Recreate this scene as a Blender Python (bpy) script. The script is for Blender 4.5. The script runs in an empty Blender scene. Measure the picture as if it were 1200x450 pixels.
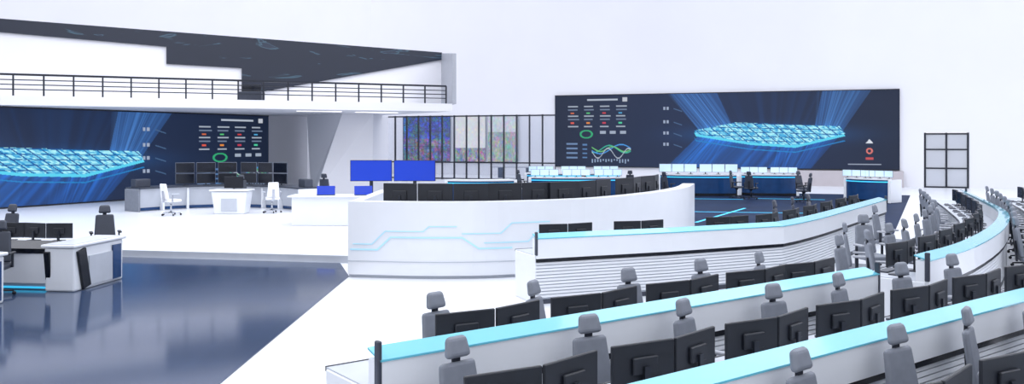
import bpy, bmesh, math, random
import numpy as np
from mathutils import Matrix, Vector
random.seed(7); rng=np.random.RandomState(5)
S=bpy.context.scene
S.view_settings.view_transform='Standard'
S.view_settings.look='None'
def lin(r,g,b):
    return tuple(((v/255)/12.92 if v/255<=0.04045 else ((v/255+0.055)/1.055)**2.4) for v in (r,g,b))
# ---------------------------------------------------------------- materials
MATS={}
def mat(name,col,rough=.5,metal=0,emit=0,ecol=None,alpha=1,noise=0,nscale=4,coat=0,spec=.5):
    m=bpy.data.materials.new(name); m.use_nodes=True
    nt=m.node_tree; b=nt.nodes['Principled BSDF']
    b.inputs['Base Color'].default_value=(*col,1)
    b.inputs['Roughness'].default_value=rough
    b.inputs['Metallic'].default_value=metal
    b.inputs['Alpha'].default_value=alpha
    b.inputs['Coat Weight'].default_value=coat
    b.inputs['Specular IOR Level'].default_value=spec
    if emit:
        b.inputs['Emission Color'].default_value=(*(ecol or col),1)
        b.inputs['Emission Strength'].default_value=emit
    if noise:
        tc=nt.nodes.new('ShaderNodeTexCoord'); n=nt.nodes.new('ShaderNodeTexNoise')
        n.inputs['Scale'].default_value=nscale
        r=nt.nodes.new('ShaderNodeValToRGB')
        r.color_ramp.elements[0].position=.3; r.color_ramp.elements[1].position=.7
        r.color_ramp.elements[0].color=(*[c*(1-noise) for c in col],1)
        r.color_ramp.elements[1].color=(*[min(1,c*(1+noise*.5)) for c in col],1)
        nt.links.new(tc.outputs['Object'],n.inputs['Vector'])
        nt.links.new(n.outputs['Fac'],r.inputs['Fac'])
        nt.links.new(r.outputs['Color'],b.inputs['Base Color'])
    MATS[name]=m; return m
mat('wall_paint',lin(230,231,238),.7,noise=.02,nscale=.3)
mat('white_floor',lin(231,234,241),.3,noise=.02,nscale=.5)
mat('stage_white',lin(232,235,243),.28,noise=.02,nscale=.5)
mat('white_lacquer',lin(228,232,239),.3,noise=.02,nscale=2)
mat('slat_white',lin(190,198,211),.4,noise=.03,nscale=3)
mat('pale_grey',lin(186,192,203),.45,noise=.05,nscale=3)
mat('mid_grey',lin(122,128,140),.55,noise=.08,nscale=12)
mat('light_grey',lin(166,170,180),.5,noise=.05,nscale=8)
mat('dark_grey',lin(56,62,76),.45,noise=.08,nscale=8)
mat('black_gloss',lin(14,18,28),.25,noise=.1,nscale=5)
mat('black_matte',lin(20,25,36),.5,noise=.1,nscale=5)
mat('screen_black',lin(14,20,34),.15,noise=.2,nscale=3)
mat('frame_grey',lin(96,104,120),.4)
mat('cyan_glass',lin(104,192,214),.1,emit=.05,ecol=lin(90,205,235),alpha=.88,coat=.3)
mat('cyan_led',lin(60,190,235),.4,emit=.8)
mat('pale_led',lin(175,218,238),.4,emit=.15)
mat('blue_panel',lin(0,45,160),.3,emit=.38,ecol=lin(0,62,200))
mat('deep_blue',lin(18,60,110),.25,noise=.2,nscale=3)
mat('warm_grey',lin(186,180,185),.5,noise=.04,nscale=2)
mat('metal_dark',lin(44,48,58),.35,metal=.5)
mat('chrome',lin(190,194,202),.2,metal=.9)
mat('chair_white',lin(238,240,246),.35)
mat('white_screen',lin(205,230,246),.3,emit=.25,ecol=lin(195,230,255))
mat('window_glass',lin(120,140,175),.05,alpha=.14)
mat('door_glass',lin(190,196,208),.06,alpha=.6)
mat('soffit_fill',(.9,.9,.9),.5,emit=3,ecol=(1,.98,.95))  # glow of the added fill strips under the balcony
# glossy tiled dark floor
def tiled(name,c1,c2,size,rough,spec):
    m=bpy.data.materials.new(name); m.use_nodes=True; nt=m.node_tree; b=nt.nodes['Principled BSDF']
    tc=nt.nodes.new('ShaderNodeTexCoord'); br=nt.nodes.new('ShaderNodeTexBrick')
    br.offset=0; br.inputs['Scale'].default_value=1
    br.inputs['Brick Width'].default_value=size; br.inputs['Row Height'].default_value=size
    br.inputs['Mortar Size'].default_value=.008
    br.inputs['Color1'].default_value=(*c1,1); br.inputs['Color2'].default_value=(*c2,1)
    br.inputs['Mortar'].default_value=(*[c*1.5 for c in c1],1)
    nt.links.new(tc.outputs['Object'],br.inputs['Vector'])
    nt.links.new(br.outputs['Color'],b.inputs['Base Color'])
    b.inputs['Roughness'].default_value=rough
    b.inputs['Specular IOR Level'].default_value=spec
    MATS[name]=m
tiled('dark_tile',lin(48,63,90),lin(52,68,97),1.2,.1,.27)
tiled('dark_tile_far',lin(26,38,64),lin(30,45,76),1.2,.5,.05)
# vertex colour screen
m=bpy.data.materials.new('led_content'); m.use_nodes=True; nt=m.node_tree; b=nt.nodes['Principled BSDF']
at=nt.nodes.new('ShaderNodeAttribute'); at.attribute_name='Col'
b.inputs['Base Color'].default_value=(.01,.012,.02,1); b.inputs['Roughness'].default_value=.5; b.inputs['Specular IOR Level'].default_value=.2
nt.links.new(at.outputs['Color'],b.inputs['Emission Color']); b.inputs['Emission Strength'].default_value=.95
MATS['led_content']=m
mat('ceiling_fill_glow',(.86,.87,.9),.8,emit=.93,ecol=(.96,.97,1.0))  # emission added to the ceiling surface for even ambient light

# ---------------------------------------------------------------- mesh builder
class MB:
    def __init__(s):
        s.bm=bmesh.new(); s.ms=[]; s.ly=s.bm.faces.layers.int.new('done')
    def mi(s,n):
        if n not in s.ms: s.ms.append(n)
        return s.ms.index(n)
    def _new(s,fn,m,smooth=False):
        fn()
        i=s.mi(m)
        for f in s.bm.faces:
            if f[s.ly]==0: f.material_index=i; f.smooth=smooth; f[s.ly]=1
    def box(s,c,d,m,rot=None,r=0,seg=2,taper=None):
        M=Matrix.Translation(Vector(c))@(rot or Matrix.Identity(4))@Matrix.Diagonal((d[0],d[1],d[2],1))
        def fn():
            v=bmesh.ops.create_cube(s.bm,size=1)['verts']
            if taper:
                for q in v:
                    if q.co.z>0: q.co.x*=taper[0]; q.co.y*=taper[1]
            bmesh.ops.transform(s.bm,matrix=M,verts=v)
            if r>0:
                ed=list({e for q in v for e in q.link_edges})
                bmesh.ops.bevel(s.bm,geom=ed,offset=r,segments=seg,affect='EDGES',profile=.5)
        s._new(fn,m,smooth=False)
    def box2(s,a,b,m,**k):
        s.box([(a[i]+b[i])/2 for i in range(3)],[abs(b[i]-a[i]) for i in range(3)],m,**k)
    def cyl(s,a,b,r,m,r2=None,n=12):
        a=Vector(a); b=Vector(b); d=b-a
        M=Matrix.Translation((a+b)/2)@d.to_track_quat('Z','Y').to_matrix().to_4x4()
        s._new(lambda: bmesh.ops.create_cone(s.bm,cap_ends=True,segments=n,radius1=r,radius2=r if r2 is None else r2,depth=d.length,matrix=M),m,True)
    def prism(s,pts,z0,z1,m):
        def fn():
            a=[s.bm.verts.new((p[0],p[1],z0)) for p in pts]; b=[s.bm.verts.new((p[0],p[1],z1)) for p in pts]
            s.bm.faces.new(b); s.bm.faces.new(a[::-1]); n=len(pts)
            for i in range(n): s.bm.faces.new([a[i],a[(i+1)%n],b[(i+1)%n],b[i]])
        s._new(fn,m)
    def sweep(s,path,prof,m,cap=True):
        P=[Vector(p) for p in path]; N=[]
        for i in range(len(P)):
            d=[]
            if i>0: d.append((P[i]-P[i-1]).normalized())
            if i<len(P)-1: d.append((P[i+1]-P[i]).normalized())
            n=sum((Vector((-q.y,q.x)) for q in d),Vector((0,0))); n.normalize()
            n/=max(.4,n.dot(Vector((-d[0].y,d[0].x)))); N.append(n)
        def fn():
            rings=[[s.bm.verts.new((p.x+n.x*o,p.y+n.y*o,z)) for o,z in prof] for p,n in zip(P,N)]
            k=len(prof)
            for i in range(len(rings)-1):
                for j in range(k):
                    s.bm.faces.new([rings[i][j],rings[i+1][j],rings[i+1][(j+1)%k],rings[i][(j+1)%k]])
            if cap: s.bm.faces.new(rings[0][::-1]); s.bm.faces.new(rings[-1])
        s._new(fn,m)
    def mesh(s,name):
        bmesh.ops.recalc_face_normals(s.bm,faces=s.bm.faces)
        s.bm.faces.layers.int.remove(s.ly)
        me=bpy.data.meshes.new(name); s.bm.to_mesh(me); s.bm.free()
        for n in s.ms: me.materials.append(MATS[n])
        return me
    def obj(s,name,loc=(0,0,0),rz=0,parent=None):
        return place(s.mesh(name),name,loc,rz,parent)
def place(me,name,loc=(0,0,0),rz=0,parent=None,scale=1):
    o=bpy.data.objects.new(name,me); S.collection.objects.link(o)
    o.location=loc; o.rotation_euler=(0,0,rz); o.scale=(scale,)*3
    if parent: o.parent=parent
    return o
def rect(o0,o1,z0,z1): return [(o0,z0),(o1,z0),(o1,z1),(o0,z1)]
RX=lambda a: Matrix.Rotation(a,4,'X')
RY=lambda a: Matrix.Rotation(a,4,'Y')
RZ=lambda a: Matrix.Rotation(a,4,'Z')
def smooth_path(pts,n=6):
    out=[]; P=[Vector(p) for p in pts]; P=[P[0]*2-P[1]]+P+[P[-1]*2-P[-2]]
    for i in range(1,len(P)-2):
        for k in range(n):
            t=k/n; a,b,c,d=P[i-1],P[i],P[i+1],P[i+2]
            out.append(.5*((2*b)+(c-a)*t+(2*a-5*b+4*c-d)*t*t+(3*b-a-3*c+d)*t**3))
    out.append(P[-2]); return out
def along(path,s,off=0):
    P=[Vector(p) for p in path]
    for i in range(len(P)-1):
        L=(P[i+1]-P[i]).length
        if s<=L or i==len(P)-2:
            u=(P[i+1]-P[i])/L; q=P[i]+u*s+Vector((-u.y,u.x))*off
            return q.x,q.y,math.atan2(u.y,u.x)
        s-=L
def plen(path): return sum((Vector(path[i+1])-Vector(path[i])).length for i in range(len(path)-1))

# ---------------------------------------------------------------- camera
cam=bpy.data.cameras.new('camera'); co=bpy.data.objects.new('camera',cam); S.collection.objects.link(co)
co.location=(0,0,2.5); co.rotation_euler=(math.radians(90),0,0)
cam.sensor_width=36; cam.lens=30; cam.shift_y=-.05; cam.clip_end=500
S.camera=co

# ---------------------------------------------------------------- room shell
H=16
b=MB(); b.box2((-50,-12,-.3),(40,75,0),'white_floor'); b.obj('floor')
b=MB(); b.box2((-50,-12,H),(40,75,H+.2),'ceiling_fill_glow'); b.obj('ceiling')
W0=Vector((2.7,52.8)); WU=Vector((.9368,-.3499)).normalized(); WN=Vector((-WU.y,WU.x))
def wp(s,o=0): q=W0+WU*s+WN*o; return (q.x,q.y)
b=MB()
def wall(s0,s1,z0,z1): b.sweep([wp(s0),wp(s1)],rect(0,.3,z0,z1),'wall_paint')
wall(-13.0,0,4.15,H); wall(0,20.6,0,H); wall(20.6,22.76,2.95,H); wall(22.76,36,0,H)
b.sweep([(-48,60),wp(-13.0)],rect(0,.3,0,H),'wall_paint')
b.obj('wall_back')
b=MB(); e=wp(36); b.box2((e[0],-12,0),(e[0]+.3,e[1]+.1,H),'wall_paint'); b.obj('wall_right')
b=MB(); b.box2((-48.3,-12,0),(-48,60,H),'wall_paint'); b.obj('wall_left_outer')
# left wall with big screen
L0=Vector((-17.7,29.5)); LU=Vector((.49,.872)).normalized(); LN=Vector((-LU.y,LU.x))
def lp(s,o=0): q=L0+LU*s+LN*o; return (q.x,q.y)
b=MB(); b.sweep([lp(-12),lp(15.2)],rect(0,.3,0,3.7),'wall_paint')
b.obj('wall_left')
# faceted slanted pillar
b=MB()
def facet(base,top,z0,z1,m):
    def fn():
        a=[b.bm.verts.new((*p,z0)) for p in base]; t=[b.bm.verts.new((*p,z1)) for p in top]; n=len(base)
        b.bm.faces.new(t); b.bm.faces.new(a[::-1])
        for i in range(n): b.bm.faces.new([a[i],a[(i+1)%n],t[(i+1)%n],t[i]])
    b._new(fn,m)
facet([(-9.0,38.2),(-8.4,36.2),(-6.1,37.3),(-6.1,42),(-9.6,42.3)],[(-9.5,39.5),(-7.4,37.2),(-6.1,37.5),(-6.1,42),(-9.6,42.3)],.15,3.7,'wall_paint')
b.obj('pillar')
# stage + dark floor
b=MB(); b.prism([(-3.1,17.4),(-9,18.5),(-14,21),lp(-5.7,-.16),lp(15.3,-.16),(-8,46),(-3.1,46)],0,.15,'stage_white')
b.sweep([(-3.08,17.38),(-9,18.47),(-14,20.96)],rect(-.01,.01,.0,.15),'pale_grey')
b.obj('stage_platform')
b=MB(); b.prism([(-3.0,-6),(-3.0,15.7),(-3.5,17.38),(-9,18.42),(-14,20.9),(-20,22.9),(-30,22.9),(-30,-6)],0,.012,'dark_tile'); b.obj('floor_dark_tile')
b=MB(); b.prism([(3.6,22.2),(10.0,22.4),(18.2,39),(-2.8,45),(-2.8,22)],0,.012,'dark_tile_far')
for p in ([(6.3,36.9),(9.8,36.2)],[(10.5,36.8),(13.2,36)],[(0.6,34.4),(5,34.4)],[(-2.6,31),(0,31.2)],[(-2.4,40),(-.2,27)],[(6,30),(12,29)],[(5.6,26),(8.6,31.5)]):
    b.sweep(p,rect(-.05,.05,.012,.016),'cyan_led')
b.obj('floor_operations_area')
# ---------------------------------------------------------------- balcony
BA=Vector((-17.1,28.5)); BU=Vector((14.65,6.5)).normalized(); BN=Vector((-BU.y,BU.x))
def bp(s,o=0): q=BA+BU*s+BN*o; return (q.x,q.y)
b=MB(); b.prism([bp(-8),bp(16.03),wp(-8.2,-12),wp(-13,-.1),(-24,52),(-30,34)],3.7,4.02,'wall_paint')
for s,o in ((11.0,2.0),(13.5,2.4)):
    x,y=bp(s,o); b.box((x,y,3.699),(1.8,.3,.006),'soffit_fill',rot=RZ(.42))  # added glowing strips that brighten the pillar area, not real fixtures
b.obj('balcony_slab')
# back wall of balcony (parallel, 3 m behind) with dark media ribbon
C0=Vector((-18.65,31.08))
def cp(s,z,o=0): q=C0+BU*s+BN*o; return (q.x,q.y,z)
b=MB()
def polyprism(pts,o0,o1,m):
    def fn():
        a=[b.bm.verts.new(cp(s,z,o0)) for s,z in pts]; t=[b.bm.verts.new(cp(s,z,o1)) for s,z in pts]; n=len(pts)
        b.bm.faces.new(a); b.bm.faces.new(t[::-1])
        for i in range(n): b.bm.faces.new([a[i],a[(i+1)%n],t[(i+1)%n],t[i]])
    b._new(fn,m)
polyprism([(-7,4.02),(16.96,4.02),(16.96,6.40),(-7,7.14)],0,.2,'wall_paint')
q=bp(16.03); c=cp(16.96,0)
def fn():
    a=[b.bm.verts.new(p) for p in [(q[0]+.0,q[1]+.1,4.02),(c[0],c[1],4.02),(c[0],c[1],6.4),(q[0],q[1]+.1,6.1)]]
    t=[b.bm.verts.new((v.co.x+.15,v.co.y+.05,v.co.z)) for v in a]
    b.bm.faces.new(a); b.bm.faces.new(t[::-1])
    for i in range(4): b.bm.faces.new([a[i],a[(i+1)%4],t[(i+1)%4],t[i]])
b._new(fn,'light_grey')
b.obj('wall_balcony')
# ribbon material: dark with swirl streaks
m=bpy.data.materials.new('ribbon_led'); m.use_nodes=True; nt=m.node_tree; pb=nt.nodes['Principled BSDF']
pb.inputs['Base Color'].default_value=(*lin(26,32,46),1); pb.inputs['Roughness'].default_value=.3
tc=nt.nodes.new('ShaderNodeTexCoord'); mp=nt.nodes.new('ShaderNodeMapping'); mp.inputs['Scale'].default_value=(.18,.18,.9)
wv=nt.nodes.new('ShaderNodeTexNoise'); wv.inputs['Scale'].default_value=1.6; wv.inputs['Detail'].default_value=3; wv.inputs['Distortion'].default_value=2.5
rp=nt.nodes.new('ShaderNodeValToRGB'); e=rp.color_ramp.elements
e[0].position=.63; e[0].color=(*lin(22,28,44),1); e[1].position=.67; e[1].color=(*lin(80,120,142),1)
x=rp.color_ramp.elements.new(.69); x.color=(*lin(44,54,76),1)
nt.links.new(tc.outputs['Object'],mp.inputs['Vector']); nt.links.new(mp.outputs['Vector'],wv.inputs['Vector'])
nt.links.new(wv.outputs['Fac'],rp.inputs['Fac']); nt.links.new(rp.outputs['Color'],pb.inputs['Emission Color']); pb.inputs['Emission Strength'].default_value=.6
MATS['ribbon_led']=m
b=MB(); polyprism([(-7,7.16),(16.96,6.42),(16.96,6.1),(8.44,4.33),(8.44,5.43),(5.62,5.5),(5.62,6.17),(0,6.45),(-7,6.78)],-.10,-.01,'ribbon_led')
b.obj('led_ribbon_display')
# railing
b=MB()
n=26
for i in range(n+1):
    s=-7.8+i*(23.6/n); x,y=bp(s,.12); b.box((x,y,4.02+.36),(.055,.055,.72),'metal_dark',rot=RZ(math.atan2(BU.y,BU.x)))
for z,w in ((4.74,.07),(4.56,.035),(4.4,.035),(4.24,.035)):
    b.sweep([bp(-7.8,.12-w/2),bp(15.8,.12-w/2)],rect(0,w,z-w/2,z+w/2),'metal_dark')
b.obj('balcony_railing')
b=MB()
x,y=bp(8.2,.9); b.box((x,y,4.2),(.9,.5,.36),'dark_grey',r=.03); b.box((x,y,4.5),(.75,.06,.3),'screen_black',r=.02)
b.obj('balcony_desk')

# ---------------------------------------------------------------- LED screens as vertex-coloured grids
def polymask(X,Y,pts):
    ins=np.zeros(X.shape,bool); n=len(pts)
    for i in range(n):
        x1,y1=pts[i]; x2,y2=pts[(i+1)%n]
        c=((y1>Y)!=(y2>Y)); 
        with np.errstate(divide='ignore',invalid='ignore'):
            xx=(x2-x1)*(Y-y1)/((y2-y1) if y2!=y1 else 1e-9)+x1
        ins^=(c&(X<xx))
    return ins
def content(W,Hh,nu,nv,cx,tx,lx,mir):
    """cx: centre of board; tx: start of text block; lx: column of numbers"""
    U,V=np.meshgrid(np.linspace(0,W,nu),np.linspace(0,Hh,nv)) # V from top
    V=V/Hh*4.3
    img=np.zeros((nv,nu,3))+np.array([24,34,54.])
    img+=np.array([4,8,18.])*np.sin(U/W*3.1)[...,None]
    def fan(x0,x1,y0,X0,X1,y1,col,amp):
        t=np.clip((V-y0)/(y1-y0),0,1); ok=((V-y0)*(V-y1)<=0)
        a=x0+(X0-x0)*t; bb=x1+(X1-x1)*t
        f=(U-a)/(bb-a+1e-6); inside=ok&(f>0)&(f<1)
        st=rng.rand(60); st=np.interp(np.clip(f,0,1)*59,np.arange(60),st)
        fade=np.sin(np.clip(f,0,1)*math.pi)**.5*(1-.35*t)
        k=(inside*fade*(st**1.5)*amp)[...,None]
        img[:]=img+k*np.array(col)
    l=cx-4.1; r=cx+4.1
    for pts,cc in (([(l+.4,2.3),(l-1.4,0),(l+1.3,0),(l+2.2,2.0)],(20,48,80)),([(r-.2,2.3),(r+1.3,0),(r-1.2,0),(r-1.6,2.0)],(20,48,80)),
                   ([(l+.3,2.4),(l-1.6,4.3),(l+3.0,4.3),(l+3.4,2.8)],(8,42,84)),([(l+3.4,2.8),(l+3.0,4.3),(r-1.8,4.3),(r-.4,2.6)],(4,30,66))):
        img+=polymask(U,V,pts)[...,None]*np.array(cc,float)*.7
    fan(l+1,r-1,2.4,l-1.2,r+.9,0,(10,60,115),.22)
    fan(l+.3,l+2.4,2.2,l-1.6,l+.9,0,(70,120,165),.65)
    fan(r-1.6,r-.2,2.1,r-1.5,r+1.1,0,(70,120,165),.6)
    fan(l+.5,r-.8,2.6,l-1.6,r-1.5,4.3,(8,62,130),.6)
    fan(l+.2,l+2.0,2.5,l-1.8,l+1,4.3,(20,90,160),.55)
    fan(r-4,r-.5,2.5,r-4.2,r-1.8,4.3,(18,80,150),.5)
    board=[(l,2.15),(l+2.3,1.7),(r-.3,1.95),(r,2.35),(r-2.6,3.0),(l+3.2,2.85),(l+.1,2.35)]
    glow=np.exp(-(((U-cx)/3.8)**2+((V-2.4)/.5)**2)*1.2)
    img+=glow[...,None]*np.array([10,80,140.])
    bm_=polymask(U,V,board)
    uu=((U-l)-(V-2.1)*1.2); vv=(V-(U-l)*.03)
    street=((uu*1.9)%1<.14)|((vv*4.2)%1<.16)
    cells=rng.rand(60,160); cv=cells[np.clip((vv*13).astype(int)%60,0,59),np.clip((uu*9).astype(int)%160,0,159)]
    hi=np.clip(cv*1.15,0,1)[...,None]
    bc=np.array([30,150,215.])*(1-hi)+np.array([180,248,255.])*hi
    bc=np.where(street[...,None],np.array([20,90,160.]),bc)
    img=np.where(bm_[...,None],bc,img)
    rim=polymask(U,V-.14,board)&~bm_
    img=np.where(rim[...,None],np.array([90,215,245.]),img)
    rim=polymask(U,V-.42,board)&~bm_&~polymask(U,V-.36,board)
    img=np.where(rim[...,None],np.array([30,130,200.]),img)
    def bar(x,y,w,h,c):
        k=(U>=x)&(U<=x+w)&(V>=y)&(V<=y+h); img[k]=c
    bar(tx+1.2,.22,1.9,.11,(180,190,205)); bar(tx+3.4,.15,.28,.24,(190,195,205))
    for r_,y in enumerate((.62,.82,1.2,1.42,1.85)):
        for k in range(4):
            x=tx+k*1.0
            bar(x,y,.5+.2*rng.rand(),.08,(110,125,150) if r_%2 else (165,175,190))
    for k,cc in enumerate([(220,110,60),(90,200,120),(215,70,70),(80,170,220)]):
        bar(tx+.15+k*1.0,1.02,.22,.09,cc); bar(tx+.15+k*1.0,1.62,.22,.09,[(225,90,70),(230,140,60),(200,60,80),(80,210,160)][k])
    ring=np.abs(np.hypot(U-tx-.35-.8,(V-2.35)*1.6)-.36)<.06; img[ring]=(50,170,115)
    for k in range(3): bar(tx+2.0+k*.62,2.15,.36,.18,(160,172,190))
    for k in range(4):
        bar(tx-.1,2.9+k*.28,.7,.09,(110,138,178)); bar(tx+.9,2.95+k*.26,.3,.08,(90,130,180))
    for (a,f,ph,cc) in ((.22,3.2,0,(60,180,155)),(.28,2.4,1,(70,150,225)),(.15,4.2,2,(110,195,115)),(.3,5,0.5,(180,190,205))):
        yy=3.25+a*np.sin(U*f+ph)+(.25 if a==.3 else 0)
        k=(np.abs(V-yy)<.035)&(U>tx+1.5)&(U<tx+3.9); img[k]=cc
    for k in range(14): bar(tx+1.5+k*.17,3.85,.07,.18*(.5+rng.rand()),(150,170,200))
    for k,y in enumerate((.75,1.55,2.2,2.85)):
        bar(lx,y,.12,.18,(160,172,195)); bar(lx+.2,y,.12,.18,(160,172,195)); 
        k2=(np.abs(V-y-.11-(U-lx-.6)*.35)<.03)&(U>lx+.6)&(U<lx+1.1); img[k2]=(70,98,135)
    if mir==1:
        x=W-1.5
        tri=(np.abs(U-x)<(V-2.65)*.8)&(V>2.65)&(V<2.9); img[tri]=(220,225,235)
        rg=np.abs(np.hypot((U-x),V-3.3)-.13)<.04; img[rg]=(220,120,110)
        bar(x-.2,3.65,.4,.12,(200,80,80)); bar(x-1.1,4.0,1.7,.07,(160,170,190))
    return np.clip(img,0,255)
def grid_obj(name,org,ux,W,Hh,ztop,off,img,frame=True):
    nv,nu,_=img.shape
    u=np.linspace(0,W,nu); v=np.linspace(0,Hh,nv)
    U,V=np.meshgrid(u,v); n=Vector((-ux.y,ux.x))
    ox=org.x+n.x*off; oy=org.y+n.y*off
    co_=np.stack([ox+ux.x*U,oy+ux.y*U,ztop-V],-1).reshape(-1,3)
    idx=np.arange(nu*nv).reshape(nv,nu)
    f=np.stack([idx[:-1,:-1],idx[1:,:-1],idx[1:,1:],idx[:-1,1:]],-1).reshape(-1,4)
    me=bpy.data.meshes.new(name); me.from_pydata(co_.tolist(),[],f.tolist())
    a=me.color_attributes.new('Col','FLOAT_COLOR','POINT')
    c=(img.reshape(-1,3)/255); c=np.where(c<=.04045,c/12.92,((c+.055)/1.055)**2.4)
    a.data.foreach_set('color',np.concatenate([c,np.ones((len(c),1))],1).ravel())
    me.materials.append(MATS['led_content'])
    e=bpy.data.objects.new(name,None); S.collection.objects.link(e)
    place(me,'display_surface',parent=e)
    if frame:
        bb=MB(); p0=(ox,oy); p1=(ox+ux.x*W,oy+ux.y*W)
        bb.sweep([p0,p1],rect(.01,abs(off)-.005,ztop-Hh,ztop),'black_matte')
        bb.sweep([p0,p1],rect(-.02,.03,ztop,ztop+.05),'black_matte'); bb.sweep([p0,p1],rect(-.02,.03,ztop-Hh-.05,ztop-Hh),'black_matte')
        bb.obj('frame',parent=e)
    return e
grid_obj('video_wall_display',W0,WU,19.42,4.3,5.25,-.14,content(19.42,4.3,800,170,12.6,.85,6.7,1))
grid_obj('video_wall_display',Vector(lp(-5.5)),LU,17.95,3.44,3.64,-.12,content(17.95,3.44,800,170,7.1,13.9,11.1,0))
b=MB(); b.sweep([wp(12.8,-.45),wp(19.6,-.45)],rect(0,.44,0,.86),'warm_grey'); b.obj('trim_1')
# ---------------------------------------------------------------- window partition with room behind
b=MB()
for s in np.arange(-12.95,.05,.86):
    b.sweep([wp(s),wp(s+.07)],rect(0,.14,0,4.15),'metal_dark')
for z in (0.05,1.1,4.08): b.sweep([wp(-13),wp(0)],rect(.02,.12,z-.03,z+.05),'metal_dark')
b.sweep([wp(-13),wp(0)],rect(.06,.08,.05,4.1),'window_glass')
b.obj('window_1')
b=MB(); b.sweep([wp(-16,7),wp(3,7)],rect(0,.2,0,5),'wall_paint'); b.sweep([wp(-16,.4),wp(3,.4)],rect(0,6.8,4.6,4.7),'ceiling_fill_glow')
b.obj('wall_meeting_room')
def vnoise(nu,nv,k,l):
    g=rng.rand(l+2,k+2); x=np.linspace(0,k,nu); y=np.linspace(0,l,nv)
    a=np.array([np.interp(x,np.arange(k+2),r) for r in g]); return np.array([np.interp(y,np.arange(l+2),a[:,i]) for i in range(nu)]).T
def collage(nu,nv,kind):
    U,V=np.meshgrid(np.linspace(0,1,nu),np.linspace(0,1,nv))
    c=np.stack([vnoise(nu,nv,14,12)*.6+vnoise(nu,nv,44,36)*.8-.2 for _ in range(3)],-1)
    if kind==0:
        base=np.array([95,92,130.]); img=base+(c-.5)*np.array([190,150,190])
        img=np.where((V<.5)[...,None],img*np.array([.5,.8,1.15]),img)
        k=((U*4)%1<.04)|((V*3)%1<.03); img[k]=(22,30,50)
    elif kind==1:
        img=np.array([232,234,236.])+(c-.5)*26
        for i in range(9):
            x=.08+.1*i; k=np.hypot((U-x)*1.2,(V-.3-.06*(i%2))*1.4)<.03; img[k]=(255,246,215)
        img=np.where((V>.7)[...,None],np.array([150,150,155.])+(c-.5)*150,img)
    else:
        img=np.array([165,175,172.])+(c-.5)*np.array([110,90,100])
        img=np.where((V<.35)[...,None],np.array([215,222,228.])+(c-.5)*50,img)
    return np.clip(img,0,255)
for s0,w,k in ((-14.2,3.9,0),(-9.9,2.4,1),(-7.3,2.3,2)):
    q=Vector(wp(s0,6.9)); grid_obj('wall_monitor',q,WU,w,3.3,4.3,-.06,collage(110,90,k))
# meeting table and chairs glimpsed through the glass
b=MB(); b.box((0,0,.73),(3.2,1.2,.05),'light_grey',r=.02); b.box((-1,0,.35),(.3,.5,.7),'dark_grey'); b.box((1,0,.35),(.3,.5,.7),'dark_grey')
x,y=wp(-4,3.6); b.obj('meeting_table',(x,y,0),-.35)
# door
b=MB()
for s in (20.62,21.64,22.66): b.sweep([wp(s,-.02),wp(s+.09,-.02)],rect(0,.16,0,2.93),'metal_dark')
for z in (0,1.0,2.0,2.83): b.sweep([wp(20.62,0),wp(22.75,0)],rect(0,.12,z,z+.08),'metal_dark')
b.sweep([wp(20.65,.03),wp(22.7,.03)],rect(0,.03,.05,2.85),'door_glass')
b.obj('door_1')

# ---------------------------------------------------------------- shared furniture meshes
def chair_mesh(name,c1,c2,head=True,base='metal_dark'):
    b=MB()
    for i in range(5):
        a=i*2*math.pi/5+.3; x,y=.29*math.cos(a),.29*math.sin(a)
        b.cyl((0,0,.10),(x,y,.07),.022,base,.014,8); b.cyl((x-.015*math.sin(a),y+.015*math.cos(a),.032),(x+.015*math.sin(a),y-.015*math.cos(a),.032),.032,'black_matte',n=10)
    b.cyl((0,0,.08),(0,0,.42),.026,base); b.cyl((0,0,.36),(0,0,.43),.05,base,.09)
    b.box((0,-.01,.47),(.46,.46,.085),c1,r=.035,seg=3)
    b.box((0,.235,.76),(.40,.07,.50),c1,rot=RX(math.radians(-9)),r=.03,seg=3,taper=(.82,.8))
    b.box((0,.215,.62),(.30,.05,.18),c2,rot=RX(math.radians(-9)),r=.02)
    b.box((0,.27,.60),(.07,.03,.36),base,rot=RX(math.radians(-4)),r=.01)
    if head:
        b.box((0,.285,1.03),(.07,.03,.12),base,r=.008)
        b.box((0,.275,1.115),(.23,.075,.16),c1,rot=RX(math.radians(-12)),r=.035,seg=3,taper=(.8,.85))
    for sx in (-1,1):
        b.box((sx*.25,.10,.56),(.03,.05,.22),base,r=.01)
        b.box((sx*.255,.02,.68),(.07,.28,.035),c2,r=.015)
        b.box((sx*.22,.1,.46),(.09,.05,.03),base,r=.008)
    return b.mesh(name)
CH_G=chair_mesh('office_chair_grey','mid_grey','light_grey')
CH_D=chair_mesh('office_chair_dark','dark_grey','black_matte')
CH_W=chair_mesh('office_chair_white','chair_white','pale_grey',head=False,base='chrome')
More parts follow.
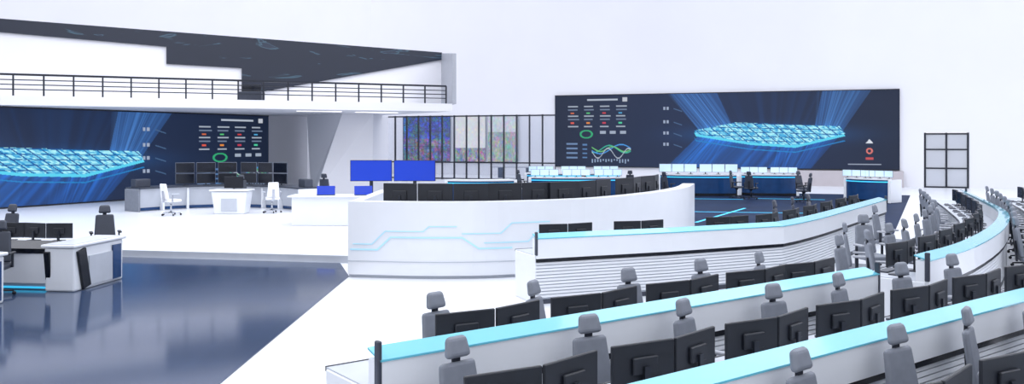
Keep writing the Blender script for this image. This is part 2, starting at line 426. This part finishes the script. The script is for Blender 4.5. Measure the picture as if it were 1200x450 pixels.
def monitor_mesh(name,n=2,w=.47,h=.31,z0=.11,scr='screen_black',ang=9,facing=1,rows=1,body='black_matte'):
    b=MB()
    for i in range(n):
        k=i-(n-1)/2; a=math.radians(ang)*k*(2 if n==2 else 1)*facing
        x=k*(w+.01); y=-abs(k)*w*math.sin(abs(a))*.5*(-facing) 
        R=RZ(a)
        for r_ in range(rows):
            zc=z0+h/2+r_*(h+.02)
            b.box((x,y,zc),(w,.028,h),body,rot=R,r=.006,seg=1)
            p=R@Vector((0,.0155*facing,0)); b.box((x+p.x,y+p.y,zc),(w-.03,.004,h-.03),scr,rot=R)
            p=R@Vector((0,-.025*facing,0)); b.box((x+p.x,y+p.y,zc),(w*.4,.03,h*.4),body,rot=R,r=.008,seg=1)
            p=R@Vector((0,-.0155*facing,0)); b.box((x+p.x,y+p.y,zc-h*.46),(w-.02,.006,.01),'frame_grey',rot=R)
        p=R@Vector((0,-.05*facing,0))
        b.box((x+p.x,y+p.y,(z0+h*.5)/2),(.05,.02,z0+h*.5),'metal_dark',rot=R)
        b.box((x+p.x*.6,y+p.y*.6,.008),(.22,.17,.016),'metal_dark',rot=R,r=.004,seg=1)
    return b.mesh(name)
MON2=monitor_mesh('dual_monitor',w=.53,h=.31,z0=.05)
MONT=monitor_mesh('dual_monitor_tall')
MONW=monitor_mesh('bright_monitor',3,.62,.42,.1,scr='white_screen',facing=-1,ang=6,body='frame_grey')
MONC=monitor_mesh('triple_monitor_c',3,.66,.46,.1)
KB=MB(); KB.box((0,0,.011),(.42,.15,.02),'dark_grey',r=.005,seg=1); KB.box((.3,0,.015),(.06,.1,.03),'black_matte',r=.01)
KBM=KB.mesh('keyboard')

# operator console rows
def console(name,path,h=1.0,endpost=True,dd=.85):
    b=MB(); L=plen(path)
    b.sweep(path,rect(-.02,.14,.70,h),'white_lacquer')
    b.sweep(path,rect(-.008,.12,.645,.70),'black_gloss')
    b.sweep(path,rect(.04,.12,.0,.645),'slat_white')
    b.sweep(path,[(.025,.0),(.04,.0),(.04,.07),(.025,.07)],'dark_grey')
    z=.10
    while z<.61:
        b.sweep(path,[(.015,z),(.045,z),(.045,z+.036),(.02,z+.036)],'white_lacquer'); z+=.05
    b.sweep(path,[(-.03,h),(.16,h+.055),(.16,h+.07),(-.03,h+.015)],'cyan_glass')
    b.sweep(path,rect(.12,dd,.72,.75),'pale_grey')
    b.sweep(path,rect(dd-.01,dd+.01,.715,.755),'black_gloss')
    n=max(1,int(round(L/1.2)))
    for i in range(n+1):
        s=min(max(L*i/n,.03),L-.03); x,y,a=along(path,s,.46)
        b.box((x,y,.36),(.04,.66,.72),'white_lacquer',rot=RZ(a))
    if endpost:
        for s in (.0,L):
            x,y,a=along(path,s,.0)
            b.box((x,y,.93),(.035,.06,.36),'dark_grey',rot=RZ(a),r=.008,seg=1)
            x,y,a=along(path,s,.42)
            b.box((x,y,.37),(.03,.8,.74),'dark_grey' if s else 'white_lacquer',rot=RZ(a),r=.008,seg=1)
    return b.obj(name)
def stations(path,s0,pitch,n,chair=CH_G,coff=1.08,moff=.47,mon=MON2,cs0=None,skip=(),chairs=True,csc=.94,bias=.1):
    for i in range(n):
        x,y,a=along(path,s0+pitch*i,moff); place(mon,'computer_monitor',(x,y,.75),a)
        x,y,a=along(path,s0+pitch*i,moff+.22); place(KBM,'keyboard',(x,y,.75),a)
        if chairs and i not in skip:
            x,y,a=along(path,(s0 if cs0 is None else cs0)+pitch*i,coff)
            place(chair,'office_chair',(x,y,0),a+bias+random.uniform(-.3,.45),scale=csc)
u1=Vector((.794,.607)).normalized(); n1=Vector((-u1.y,u1.x))
P0=Vector((2.75,4.6))-n1*.1; row0=[tuple(P0-u1*1.0),tuple(P0+u1*5)]
console('operator_console',row0,h=.955,dd=.93); stations(row0,1.0,1.2,5,moff=.55,coff=1.2)
P1=Vector((.45,4.95))-n1*.13; row1=[tuple(P1-u1*.75),tuple(P1+u1*7.9)]
console('operator_console',row1,h=.955,dd=.95); stations(row1,.75,1.2,7,moff=.58,coff=1.23)
u2=Vector((5.13,3.87)).normalized(); P2=Vector((-.93,5.93))
row2=[tuple(P2),tuple(P2+u2*6.42)]
console('operator_console',row2,h=.965); stations(row2,1.33,1.2,4)
x,y,a=along(row2,5.85,.47); place(MON2,'computer_monitor',(x,y,.75),a)
x,y,a=along(row2,6.12,1.1); place(CH_G,'office_chair',(x,y,0),a+.3,scale=.94)
# row 3
row3=smooth_path([(.37,13.0),(2.6,13.9)],3)+smooth_path([(4.75,14.95),(5.3,15.6),(6.4,17.1),(9.46,21.6)],5)
console('operator_console',row3)
for s in (.75,2.1,4.0,5.3,6.6,7.9,9.2,10.5,11.8):
    L3=plen(row3)
    if s<L3-.6:
        x,y,a=along(row3,s,.47); place(MONT,'computer_monitor',(x,y,.75),a)
for s in (8.6,10.0,11.3):
    x,y,a=along(row3,s,1.2); place(CH_D,'office_chair',(x,y,.0),a+random.uniform(-.3,.3))
# far right arc
arc=smooth_path([(5.16,10.6),(6.48,12.0),(8.4,14.6),(10.2,17.6),(11.6,20.8),(13.3,25)],4)
console('operator_console',arc); stations(arc,.55,1.15,13,mon=MONT,csc=1)
arc2=smooth_path([(9.6,13.6),(11.8,17.5),(13.8,21.5),(15.8,26)],4)
console('operator_console',arc2); stations(arc2,.6,1.25,10,mon=MONT,csc=1)
for x,y,r in ((5.6,13.6,1.2),(6.3,14.9,.2),(7.6,17.2,.9)):
    place(CH_G,'office_chair',(x,y,0),r)

# ---------------------------------------------------------------- central curved reception counter
cpath=smooth_path([(-3.0,15.6),(-1.4,15.4),(0,15.6),(1.66,16.5),(3.1,18.3),(4.15,20.3),(4.75,22.2)],6)
b=MB()
b.sweep(cpath,rect(0,.3,.06,1.39),'white_lacquer'); b.sweep(cpath,rect(.06,.26,0,.06),'pale_grey')
b.sweep(cpath,rect(.3,1.0,1.1,1.14),'pale_grey')
b.sweep(cpath,rect(-.01,0,.30,.315),'pale_grey')
b.box2((-3.0,15.75,0),(-2.8,19.5,1.38),'white_lacquer')
b.sweep(cpath,rect(.9,.94,0,1.1),'white_lacquer')
fr=[(p.x,p.y) for p in cpath]
def fy(x): return float(np.interp(x,[p[0] for p in fr],[p[1] for p in fr]))
def line(pts,m,t=.022):
    for (x0,z0),(x1,z1) in zip(pts,pts[1:]):
        n=max(1,int(abs(x1-x0)/.25))
        for k in range(n):
            a0=x0+(x1-x0)*k/n; a1=x0+(x1-x0)*(k+1)/n; c0=z0+(z1-z0)*k/n; c1=z0+(z1-z0)*(k+1)/n
            p=Vector((a0,fy(a0)-.008,c0)); q=Vector((a1,fy(a1)-.008,c1)); d=q-p
            b.box((p+q)/2,(d.length+.01,.012,t),m,rot=d.to_track_quat('X','Z').to_matrix().to_4x4())
line([(-2.95,.52),(-2.45,.52),(-2.2,.75),(-.9,.75),(-.6,.55),(.0,.55)],'pale_led',.03)
line([(-2.9,.62),(-2.55,.62),(-2.3,.86),(-1.6,.86),(-1.5,.95),(-1.0,.95)],'pale_led',.018)
line([(-.9,.82),(-.2,.82),(0,1.0),(.7,1.0)],'pale_led',.02)
line([(-.5,.65),(.3,.65),(.5,.85),(1.3,.85)],'pale_led',.018)
b.obj('reception_counter')
for s,mm in ((1.55,MONC),(3.85,MONC),(5.3,MONC)):
    x,y,a=along(cpath,s,.6)
    if mm: place(mm,'computer_monitor',(x,y,1.14),a)
MC2=monitor_mesh('dual_monitor_c',2,.66,.46,.1)
for s in (7.3,8.7):
    x,y,a=along(cpath,s,.6); place(MC2,'computer_monitor',(x,y,1.14),a)

# ---------------------------------------------------------------- far operations desks
def ops_desk(cx,cy,w,nm,a=0,blue=True):
    b=MB(); h=.92
    path=smooth_path([(-w/2,.35),(-w/4,.06),(0,0),(w/4,.06),(w/2,.35)],4)
    b.sweep(path,rect(0,.08,.0,h),'deep_blue' if blue else 'white_lacquer')
    b.sweep(path,rect(-.03,0,h-.1,h-.06),'cyan_led'); b.sweep(path,rect(-.04,.75,h,h+.05),'white_lacquer')
    b.sweep(path,rect(-.02,0,.0,.12),'black_gloss')
    for sx in (-1,1): b.box((sx*(w/2-.05),.7,h/2),(.12,.9,h),'white_lacquer',r=.02)
    b.obj('operations_desk',(cx,cy,.012),a)
    for k in range(nm):
        x=-w/2+w*(k+.5)/nm; c_,s_=math.cos(a),math.sin(a); yy=.35
        place(MONW,'bright_monitor',(cx+x*c_-yy*s_,cy+x*s_+yy*c_,.982),a,scale=.9 if w/nm>1.75 else .62)
for args in ((-1.2,33,2.8,0,.05),(2.7,35.5,4.0,3,0),(2.9,40,4.6,3,0),(8.4,38.5,3.6,2,-.2),(11.6,38.5,2.6,2,-.25),(14.2,34.5,2.0,2,-.9)):
    ops_desk(*args)
for x,y,r in ((3.4,37.8,2),(9.8,37.2,1),(10.2,36.4,2.5),(12.4,36.4,.4),(6.6,36,2.2),(0.5,38,1),(11.8,34.5,4),(5.2,37.6,3)):
    place(CH_D,'office_chair',(x,y,.012),r)
# blue displays behind counter
for x in (-4.95,-3.42):
    b=MB(); b.box((0,0,1.3),(1.46,.06,.74),'black_matte',r=.01); b.box((0,-.034,1.3),(1.42,.006,.70),'blue_panel')
    b.box((0,.05,.62),(.12,.06,1.0),'metal_dark'); b.box((0,.05,.02),(.7,.45,.04),'metal_dark',r=.01)
    b.obj('blue_display',(x,30,.15),.03)
b=MB(); b.box2((-6.1,23.6,.15),(-3.9,24.3,.94),'white_lacquer',r=.02); b.box2((-6.2,23.5,.94),(-3.8,24.4,.98),'white_lacquer',r=.01); b.obj('side_table')
for x in (-5.2,-4.15):
    b=MB(); b.box((0,0,.012),(.5,.34,.022),'dark_grey',r=.005); b.box((0,.0,.026),(.46,.28,.006),'blue_panel'); b.box((0,.2,.13),(.5,.02,.24),'blue_panel',rot=RX(-.3)); b.obj('laptop',(x,23.85,.98),.2)
# ---------------------------------------------------------------- stage console
sp=smooth_path([(-12.4,28.2),(-11.6,29.3),(-10.6,29.9),(-9.7,30.1),(-8.7,29.8),(-7.7,29.2),(-6.95,28.3)],4)
b=MB()
b.sweep(sp,[(.0,.35),(-.12,.9),(.6,.9),(.6,.15),(.05,.15)],'pale_grey')
b.sweep(sp,rect(-.2,.65,.9,.95),'dark_grey')
b.sweep(sp,rect(.02,.03,.17,.3),'deep_blue')
for s in (0,.9,1.8,4.6,5.4,plen(sp)):
    x,y,a=along(sp,s,.25); b.box((x,y,.52),(.07,.8,.74),'white_lacquer' if s else 'mid_grey',rot=RZ(a),r=.01)
for s in (0.3,plen(sp)-.3):
    x,y,a=along(sp,s,.25); b.box((x,y,1.08),(.55,.3,.28),'dark_grey',rot=RZ(a),r=.03)
b.obj('stage_console')
MS=monitor_mesh('stacked_monitor',1,.64,.36,.05,facing=-1,rows=2,body='frame_grey')
L=plen(sp)
for k in range(6):
    x,y,a=along(sp,L/2-1.65+k*.66,.25); place(MS,'stacked_monitor',(x,y,.95),a)
b=MB()
b.box((0,0,.36),(.95,.6,.72),'white_lacquer',r=.03,taper=(1.2,1.1)); b.box((0,0,.76),(1.25,.75,.05),'white_lacquer',r=.015)
b.box((0,-.32,.3),(.5,.03,.4),'pale_grey',r=.01); b.box((0,.15,1.0),(.62,.03,.38),'screen_black',r=.01); b.box((0,.18,.86),(.06,.03,.2),'metal_dark')
b.obj('presenter_desk',(-9.05,27.6,.15),0)
place(CH_D,'office_chair',(-9.2,28.9,.15),.2)
place(CH_W,'swivel_chair',(-10.75,26.9,.15),2.5,scale=1.0); place(CH_W,'swivel_chair',(-7.85,27.9,.15),3.6)
place(CH_D,'office_chair',(-6.6,30.4,.15),3)
# ---------------------------------------------------------------- left consoles on dark floor
def left_console(x,y,a,w=4.2):
    b=MB()
    p=smooth_path([(-w,.25),(-w*.6,.02),(-w*.3,0),(-.55,0)],4)
    b.sweep(p,[(.12,.0),(.0,.12),(-.03,.62),(.08,.66),(.5,.66),(.5,.0)],'white_lacquer')
    b.sweep(p,[(-.05,.62),(-.05,.70),(.25,.80),(.25,.66),(0,.62)],'black_gloss')
    b.sweep(p,rect(.25,1.15,.70,.75),'white_lacquer')
    b.sweep(p,rect(.06,.1,.02,.05),'cyan_led')
    b.box((-.3,.62,.36),(.52,1.4,.72),'white_lacquer',r=.03,taper=(1,1.02))
    b.box((-.3,.62,.75),(.6,1.5,.05),'white_lacquer',r=.015); b.box((-.3,.62,.778),(.5,1.4,.012),'pale_grey')
    b.box((-.02,.15,.36),(.05,.22,.66),'black_gloss',rot=RX(.22),r=.01)
    b.box((-.50,-.07,.36),(.1,.06,.6),'black_gloss',rot=RX(.12),r=.01)
    b.box((-.028,.7,.3),(.02,.8,.5),'pale_grey',r=.005); b.box((-.02,1.1,.35),(.02,.25,.6),'deep_blue')
    b.obj('control_console',(x,y,.012),a)
left_console(-7.15,14.1,-.12); left_console(-7.9,11.8,-.1)
for x,y in ((-9.0,14.95),(-8.1,14.85)): place(MON2,'computer_monitor',(x,y,.762),-.12,scale=.85)
place(MON2,'computer_monitor',(-9.0,12.6,.762),-.1)
for x,y,r in ((-8.05,16.9,.5),(-10.3,17.2,-.3),(-8.3,13.65,.2)):
    place(CH_D,'office_chair',(x,y,.012),r)

# ---------------------------------------------------------------- lights
w=bpy.data.worlds.new('world'); S.world=w; w.use_nodes=True
bg=w.node_tree.nodes['Background']; bg.inputs['Color'].default_value=(.965,.972,1,1); bg.inputs['Strength'].default_value=.98
def area(name,loc,size,e,rot=(0,0,0),col=(1,1,1)):
    l=bpy.data.lights.new(name,'AREA'); l.shape='RECTANGLE'; l.size=size[0]; l.size_y=size[1]; l.energy=e; l.color=col
    o=bpy.data.objects.new(name,l); S.collection.objects.link(o); o.location=loc; o.rotation_euler=rot; return o
area('overhead_fill',(-8,20,15.5),(14,24),2200,(0,.15,0),(1,.98,.97))  # this and the next are added fill for soft shading, not fixtures
area('overhead_fill',(12,24,15.5),(14,24),1300,(0,-.1,0),(.97,.98,1))
